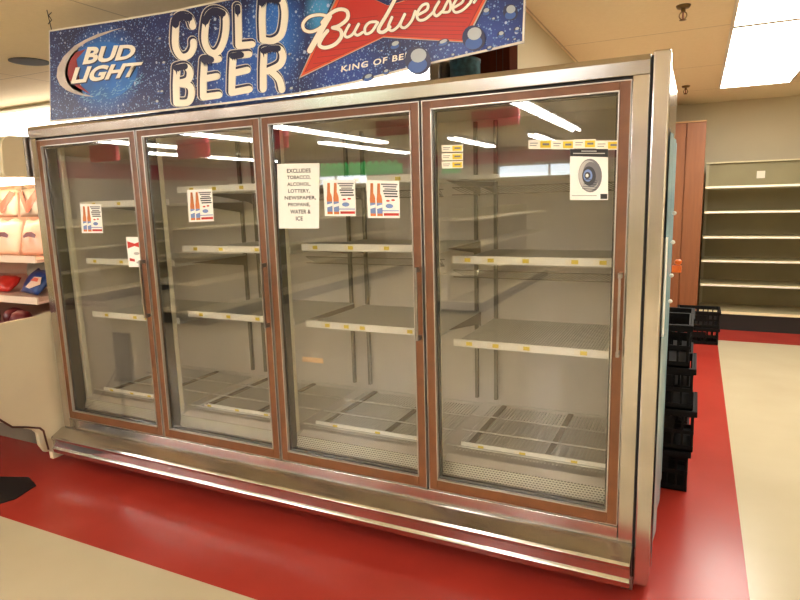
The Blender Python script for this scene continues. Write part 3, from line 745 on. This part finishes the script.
# ================================================================== PRODUCE CASE (left)
pc = thing('produce_case', (-1.5, .3, 0), 'cream open produce display case with lit shelves beside the left end of the cooler', 'display case')
XE = -.10; XL = -3.2
ep = [(-.36,.905),(-.06,.905),(.02,.92),(.75,.92),(.75,.05),(-.06,.05),(-.062,.10),(-.10,.11),(-.125,.16),(-.13,.235),(-.15,.262),(-.235,.31),(-.30,.355),(-.38,.40),(-.40,.46),(-.40,.86)]
MB().extrude_x(ep, XE-.03, XE).build('end_panel', cream, pc, .003)
MB().extrude_x([(-.38,.40),(-.38,.86),(-.36,.89),(-.33,.89),(-.33,.40)], XL, XE-.031).build('front_panel', cream, pc)
MB().extrude_x([(-.39,.886),(-.39,.912),(-.30,.912),(-.30,.895)], XL, XE+.001).build('top_rail', steel, pc)
box('plinth', plinth, (XL, XE-.032, .13, .75, 0, .30), pc)
MB().extrude_x([(-.33,.815),(.70,.83),(.70,.79),(-.33,.70)], XL, XE-.031).build('deck', mat('case_deck', s2l(190,150,130),.5), pc)
pinkw = mat('case_back', s2l(226, 186, 164), .5)
box('back_panel', pinkw, (XL, XE-.005, .72, .76, .93, 2.0), pc)
MB().tube([(XE+.006,-.40,.47),(XE+.006,-.34,.40),(XE+.006,-.27,.325),(XE+.006,-.20,.30),(XE+.006,-.12,.265),(XE+.006,-.10,.24),(XE+.006,-.085,.12)], .006, 6).build('drain_hose', mat('brown_hose', s2l(74,36,24),.5), pc)
MB().lathe((XE, -.30, .70), [(.0,-.001),(.012,-.001),(.012,.004),(.004,.006)], 12, 'y').build('screw_cap', steel_dark, pc) if False else None
box('warning_sticker', tagw, (XE, XE+.001, -.35, -.30, .80, .84), pc)
# canopy with rounded nose
cn = [(.05,1.90)]
for k in range(7):
    a = math.pi/2*k/6; cn.append((-.075-.065*math.sin(a), 1.84+.06*math.cos(a)))
cn += [(-.145,1.70),(-.135,1.683),(.05,1.683)]
MB().extrude_x(cn, XL, XE).build('canopy', cream, pc)
MB().extrude_x(cn, XE+.001, XE+.028).build('canopy_end_cap', mat('end_cap_tan', s2l(216,200,164),.5), pc, .004)
box('canopy_roof', cream, (XL, XE, .05, .76, 1.86, 1.90), pc)
box('canopy_trim', steel_dark, (XE+.028, XE+.034, -.02, .05, 1.68, 1.90), pc)
MB().bar((XL+.1, .05, 1.665), (XE-.03, .05, 1.665), .018, 10).build('case_lamp', emitp, pc)
for z0, yf, yb, nm in ((1.235, .0, .70, 'upper'), (1.0, -.02, .70, 'lower')):
    s_ = MB().extrude_x([(yf,z0-.03),(yf,z0-.015),(yb,z0+.02),(yb,z0+.005)], XL, XE-.01).build('shelf', pinkw, pc)
    box('shelf_lip', mat('case_lip', s2l(236,214,196),.35), (XL, XE-.008, yf-.012, yf-.002, z0-.03, z0+.01), s_)
# bags of produce
def bag(name, c, w, h, d, m, label, cat, group, tilt=-.35, rz=0., prints=()):
    bm = bmesh.new(); nx, nz = 10, 10
    g = {}
    for sgn in (-1, 1):
        for i in range(nx+1):
            for j in range(nz+1):
                if sgn == 1 and (i in (0, nx) or j in (0, nz)): continue
                s, t = i/nx*2-1, j/nz*2-1
                th = d/2*((1-s*s)*(1-t*t))**.5*(1+.12*math.sin(7*s+3*t))
                g[sgn, i, j] = bm.verts.new((s*w/2*(1-.06*abs(t)), sgn*th, (t+1)*h/2+.01*math.sin(5*s)*(t > .9)))
    gv = lambda s, i, j: g.get((s, i, j)) or g[-1, i, j]
    for sgn in (-1, 1):
        for i in range(nx):
            for j in range(nz):
                q = [gv(sgn,i,j), gv(sgn,i+1,j), gv(sgn,i+1,j+1), gv(sgn,i,j+1)]
                try: bm.faces.new(q if sgn < 0 else q[::-1])
                except ValueError: pass
    me = bpy.data.meshes.new('bag_body'); bm.to_mesh(me); bm.free(); me.materials.append(m)
    for p in me.polygons: p.use_smooth = True
    t = thing(name, c, label, cat, group); t.rotation_euler = (tilt, 0, rz)
    o = bpy.data.objects.new('bag_body', me); COL.objects.link(o); o.parent = t
    for pm, pts, nm in prints:
        pme = bpy.data.meshes.new(nm); pb = bmesh.new()
        vs = []
        for s, tt in pts:
            th = d/2*max(0, (1-s*s)*(1-tt*tt))**.5*1.0+.014
            vs.append(pb.verts.new((s*w/2, -th, (tt+1)*h/2)))
        pb.faces.new(vs); bmesh.ops.triangulate(pb, faces=pb.faces[:]); pb.to_mesh(pme); pb.free(); pme.materials.append(pm)
        po = bpy.data.objects.new(nm, pme); COL.objects.link(po); po.parent = t
    return t
pinkb = mat('pink_bag_film', s2l(232,184,160), .3); whiteb = mat('white_bag_film', s2l(238,208,184), .3); coral = mat('coral_print', s2l(226,104,78), .4)
greyb = mat('grey_bag_film', s2l(176,172,158), .3); blueb = mat('blue_bag_film', s2l(24,62,128), .3); maroon = mat('maroon_skin', s2l(96,22,30), .35); redb = mat('red_bag_film', s2l(196,44,34), .35)
chev = lambda m: (m, [(-.9,.6),(-.55,.75),(0,-.1),(.55,.75),(.9,.6),(.1,-.75),(-.1,-.75)], 'chevron_print')
emb = lambda m: (m, [(-.45,.0),(-.2,.18),(.2,.2),(.5,.05),(.45,-.12),(0,-.05),(-.4,-.14)], 'emblem_print')
n1 = lambda s: s+' in the produce case'
for k, (x, lb) in enumerate(((-.30,'closest to the cooler'),(-.56,'second from the cooler'),(-.82,'third from the cooler'),(-1.08,'farthest from the cooler'))):
    bag('snack_bag', (x, .30, 1.46), .25, .19, .06, (whiteb, greyb)[k % 2], 'pale bag with coral chevron, upper case shelf, back row, '+lb, 'bag', 'chevron bags on the upper shelf', -.15, 0, [chev(coral)])
    bag('produce_bag', (x-.03, .13, 1.235), .25, .22, .07, (pinkb, whiteb)[k % 2], 'pale bag with dark red emblem, upper case shelf, '+lb, 'bag', 'emblem bags on the upper shelf', -.25, 0, [emb(maroon)])
bag('blue_bag', (-.38, .10, 1.005), .30, .17, .07, blueb, 'dark blue bag with white and red emblem on the lower shelf nearest the cooler', 'bag', None, -.7, -.25, [(whiteb, [(.0,-.75),(.35,.1),(.8,.2),(.95,-.3),(.4,-.8)], 'white_patch'), (coral, [(.2,-.25),(.4,.05),(.7,.05),(.75,-.2)], 'coral_patch')])
bag('red_bag', (-.70, .10, 1.005), .24, .13, .07, redb, 'red bag lying on the lower shelf left of the dark blue bag', 'bag', None, -.9, .1)
bag('grey_bag', (-.40, .42, 1.01), .28, .20, .08, greyb, 'grey pink bag standing on the lower shelf behind the blue bag', 'bag', None, -.2)
bag('grey_bag', (-.75, .42, 1.01), .28, .18, .08, greyb, 'grey bag standing on the lower shelf behind the red bag', 'bag', None, -.2)
for k, (x, y_) in enumerate(((-.24,-.05),(-.37,-.01),(-.50,-.08),(-.64,.0),(-.33,-.18))):
    lb = ('nearest the cooler','second from the cooler','in the middle of the row','farthest from the cooler','at the front edge')[k]
    o = MB().lathe((x, y_, .8155+(y_+.33)*.0146), [(.004,0),(.035,.008),(.058,.04),(.06,.07),(.045,.10),(.015,.115),(.004,.11)], 18).build('red_onion', maroon, None, smooth=True)
    tag(o, 'dark maroon onion on the deck of the produce case, '+lb, 'onion', 'onions on the case deck')
# black floor base by the case, with its sign post
bs = thing('display_stand', (-.12, -.42, 0), 'black display stand with angular flat base and black panel left of the cooler', 'stand')
basem = mat('black_powder_coat', s2l(22, 20, 19), .55)
bb = [(-.62,-.36),(-.25,-.275),(-.10,-.215),(.04,-.265),(.085,-.41),(.05,-.50),(-.20,-.60),(-.55,-.66)]
m_ = MB(); m_.face([(x,y_,.001) for x, y_ in bb]); m_.face([(x,y_,.007) for x, y_ in bb])
for (a, b) in zip(bb, bb[1:]+bb[:1]): m_.face([(*a,.001),(*b,.001),(*b,.007),(*a,.007)])
m_.build('base_plate', basem, bs)
MB().bar((-.14,-.46,.007),(-.14,-.46,.42),.012,10).build('post', basem, bs)
MB().box(-.27,-.02,-.475,-.45,.36,.70).build('panel', basem, bs, .004)

# ================================================================== RIGHT SIDE BEYOND THE COOLER
# sprinklers
brass = mat('dull_brass', s2l(120,98,62), .35, .8)
def sprinkler(x, y_, label):
    t = thing('sprinkler', (x, y_, H), label, 'sprinkler', 'ceiling sprinklers')
    MB().lathe((x,y_,H-.012), [(.012,-.004),(.030,-.003),(.036,.004),(.038,.012)], 20).build('escutcheon', brass, t, smooth=True)
    MB().lathe((x,y_,H-.035), [(.008,0),(.011,.004),(.011,.022)], 12).build('inlet', brass, t)
    pts = [(x+.019*math.sin(a)*1., y_, H-.052-.020*math.cos(a)*-1) for a in [math.pi*2*k/12 for k in range(13)]]
    MB().tube(pts, .0032, 6).build('frame_arm', brass, t)
    MB().bar((x,y_,H-.035),(x,y_,H-.07),.004,8).build('bulb', mat('red_bulb', s2l(120,40,30),.3), t)
    MB().lathe((x,y_,H-.078), [(.006,0),(.018,.002),(.018,.004),(.006,.006)], 16).build('deflector', brass, t)
sprinkler(3.135, 1.64, 'brass pendant sprinkler head nearer the viewer, at the top edge of the photo')
sprinkler(3.10, 4.50, 'brass pendant sprinkler head farther away, beside the end of the lit troffers')
# wood-grain cabinet
wc = thing('wood_cabinet', (3.12, 5.4, 0), 'tall wood-grain cabinet behind the cooler, left of the empty shelves', 'cabinet')
box('body', woodp, (2.62, 3.30, 5.22, 5.75, 0, 2.225), wc, .003)
for a, b in ((2.965, 3.105), (3.115, 3.302)): box('door', woodp, (a, b, 5.20, 5.2195, .06, 2.22), wc, .003)
box('top_trim', mat('tan_edge', s2l(196,150,100),.5), (2.62, 3.303, 5.20, 5.75, 2.226, 2.238), wc)
# empty gondola shelving
gd = thing('wall_shelving', (4.6, 5.5, 0), 'empty beige steel wall shelving with black base along the far wall', 'shelving')
olive = mat('pegboard_olive', s2l(150,140,104), .6, 0, .08, 3); shm = mat('shelf_enamel', s2l(236,224,184), .4); gsh = mat('shelf_top_enamel', s2l(176,166,130), .5)
GX0, GX1 = 3.325, 6.2
box('back_panel', olive, (GX0, GX1, 5.72, 5.74, 0, 1.80), gd)
for x in (GX0, 4.54, 5.76): box('upright', gsh, (x, x+.03, 5.68, 5.719, 0, 1.80), gd)
box('top_rail', shm, (GX0, GX1, 5.68, 5.745, 1.801, 1.815), gd)
for z in (1.54, 1.275, 1.007, .750, .488):
    s_ = box('shelf', gsh, (GX0, GX1, 5.215, 5.679, z-.012, z-.002), gd)
    box('shelf_lip', shm, (GX0, GX1, 5.195, 5.214, z-.018, z+.006), s_)
    box('price_rail', chan, (GX0+.01, GX1-.01, 5.192, 5.1945, z-.014, z+.001), s_)
s_ = box('base_deck', gsh, (GX0, GX1, 5.16, 5.719, .185, .20), gd); box('deck_lip', shm, (GX0, GX1, 5.145, 5.159, .178, .206), s_)
box('kick_plate', black, (GX0, GX1, 5.17, 5.20, 0, .177), gd)
box('sticker', tagw, (3.83, 3.91, 5.717, 5.7195, 1.62, 1.70), gd)

# black crates
crm_ = mat('black_crate_plastic', s2l(9,8,8), .7, 0, 0, 20, 0, .2)
def crate(x0, y0, z0, w, d, h, label, group):
    t = thing('plastic_crate', (x0+w/2, y0+d/2, z0), label, 'crate', group)
    x1, y1, z1 = x0+w, y0+d, z0+h; k = .008
    m_ = MB()
    m_.box(x0,x1,y0,y1,z0,z0+k)
    for zz, hh in ((z0,.03),(z1-.035,.035),(z0+h*.42,.02)):
        m_.box(x0,x1,y0,y0+k,zz,zz+hh).box(x0,x1,y1-k,y1,zz,zz+hh).box(x0,x0+k,y0+k,y1-k,zz,zz+hh).box(x1-k,x1,y0+k,y1-k,zz,zz+hh)
    m_.build('basket_frame', crm_, t)
    r = MB()
    n = max(3, int(w/.042))
    for i in range(n+1):
        x = x0+.004+(w-.018)*i/n
        for yy in (y0+.001, y1-.007): r.box(x, x+.010, yy, yy+.006, z0+.008, z1-.01)
    n = max(3, int(d/.042))
    for i in range(n+1):
        yy = y0+.004+(d-.018)*i/n
        for x in (x0+.001, x1-.007): r.box(x, x+.006, yy, yy+.010, z0+.008, z1-.01)
    r.build('slats', crm_, t)
    MB().box(x0-.006,x1+.006,y0-.006,y1+.006,z1-.018,z1).box(x0+.012,x1-.012,y0+.012,y1-.012,z1-.0181,z1+.0001).build('rim', crm_, t) if False else None
    rm = MB(); q = .012
    rm.box(x0-q,x1+q,y0-q,y0-.0005,z1-.03,z1).box(x0-q,x1+q,y1+.0005,y1+q,z1-.03,z1).box(x0-q,x0-.0005,y0,y1,z1-.03,z1).box(x1+.0005,x1+q,y0,y1,z1-.03,z1)
    rm.build('rim', crm_, t, .003)
    box('handle_panel', crm_, (x0+w*.3, x0+w*.7, y0-.004, y0-.0008, z1-.10, z1-.04), t)
    return t
G1 = 'black crates stacked beside the cooler'
hs = [(.215,-.002),(.215,.016),(.215,.002),(.215,-.022)]; z = .001
for k, (h, dx) in enumerate(hs):
    crate(2.955+dx, 1.01, z, .32, .32, h, 'black crate beside the cooler, %s' % ('bottom of its stack','second from the bottom of its stack','third from the bottom of its stack','topmost of its stack')[k], G1); z += h+.001
z = .001
for k in range(4):
    crate(2.94, 1.40, z, .32, .32, .205, 'black plastic crate in the rear stack behind the cooler, %s' % ('lowest','second up','third up','on top')[k], 'black crates in the rear stack'); z += .206
crate(3.13, 4.42, .001, .38, .30, .20, 'lone black crate on the red floor at the foot of the empty shelving', None) if False else None
z = .001
for k in range(2):
    crate(3.13, 4.38, z, .37, .32, .165, 'black crate in front of the empty shelving, %s of two' % ('lower','upper')[k], 'two crates in front of the empty shelving'); z += .166

# ceiling speaker
sp_t = thing('ceiling_speaker', (-.885, .63, H), 'round dark ceiling speaker grille left of the blue banner', 'speaker')
MB().lathe((-.885,.63,H-.006), [(.11,0),(.125,.002),(.125,.006)], 32).build('grille', mat('dark_grille', s2l(26,20,14),.6), sp_t)

# ================================================================== SALES FLOOR (mirrored in the glass)
for (x0, x1, y_, z0, z1, lb) in ((.92,1.46,-4.5,2.27,2.45,'in front of the rightmost cooler door'),(-.35,.12,-4.6,2.27,2.45,'in front of the third cooler door'),(-1.95,-1.62,-4.5,2.2,2.46,'small one, in front of the second cooler door'),
                                 (-3.55,-2.98,-4.5,2.15,2.42,'left of the middle of the sales floor'),(-5.4,-4.8,-4.5,2.2,2.45,'farthest left over the sales floor')):
    t = thing('aisle_sign', ((x0+x1)/2, y_, z0), 'red hanging aisle sign '+lb, 'sign', 'red aisle signs')
    box('board', red_band, (x0, x1, y_-.06, y_, z0, z1), t, .004)
    for x in (x0+.08, x1-.08): MB().bar((x,y_-.03,z1),(x,y_-.03,H),.003,5).build('wire', ink, t)
green = mat('green_board', s2l(26,128,66), .5, 0, .35, 6, emit=s2l(10,130,50), estr=1.7)
for (x0, x1, y_, lb) in ((-2.9,-1.15,-7.0,'above the middle shelving'),(-.85,-.5,-8.0,'small one beside the middle window')):
    t = thing('hanging_board', ((x0+x1)/2, y_, 1.9), 'backlit green promotional board hanging over the sales floor, '+lb, 'sign', 'green boards')
    m_ = MB(); m_.box(x0, x1, y_-.03, y_, 1.92, 2.08)
    n = int((x1-x0)/.12)
    for k in range(n): m_.lathe((x0+.06+k*.12, y_-.03, 2.08), [(.05,-.03),(.055,.0),(.03,.05),(.008,.075)], 8)
    m_.build('board', green, t)
    for x in (x0+.06, x1-.06): MB().bar((x,y_-.015,2.08),(x,y_-.015,H),.003,5).build('wire', ink, t)
def gondola(x0, x1, y0, y1, label):
    t = thing('shelf_gondola', ((x0+x1)/2, (y0+y1)/2, 0), label, 'shelving', 'gondolas on the sales floor')
    cx = (x0+x1)/2
    box('core_panel', gsh, (cx-.02, cx+.02, y0, y1, .16, 1.35), t); box('base', black, (x0+.02, x1-.02, y0+.02, y1-.02, 0, .14), t)
    box('deck', shm, (x0, x1, y0, y1, .141, .159), t)
    for z in (.5, .85, 1.2):
        for a, b in ((x0+.06, cx-.021), (cx+.021, x1-.06)): box('shelf', shm, (a, b, y0, y1, z, z+.02), t)
gondola(-.1, .8, -9.2, -5.2, 'beige gondola shelving on the sales floor, right of the middle')
gondola(-3.1, -2.2, -9.2, -3.4, 'beige gondola shelving on the sales floor, left of the middle')
gondola(-6.2, -5.3, -9.2, -2.6, 'beige gondola shelving farthest left on the sales floor')
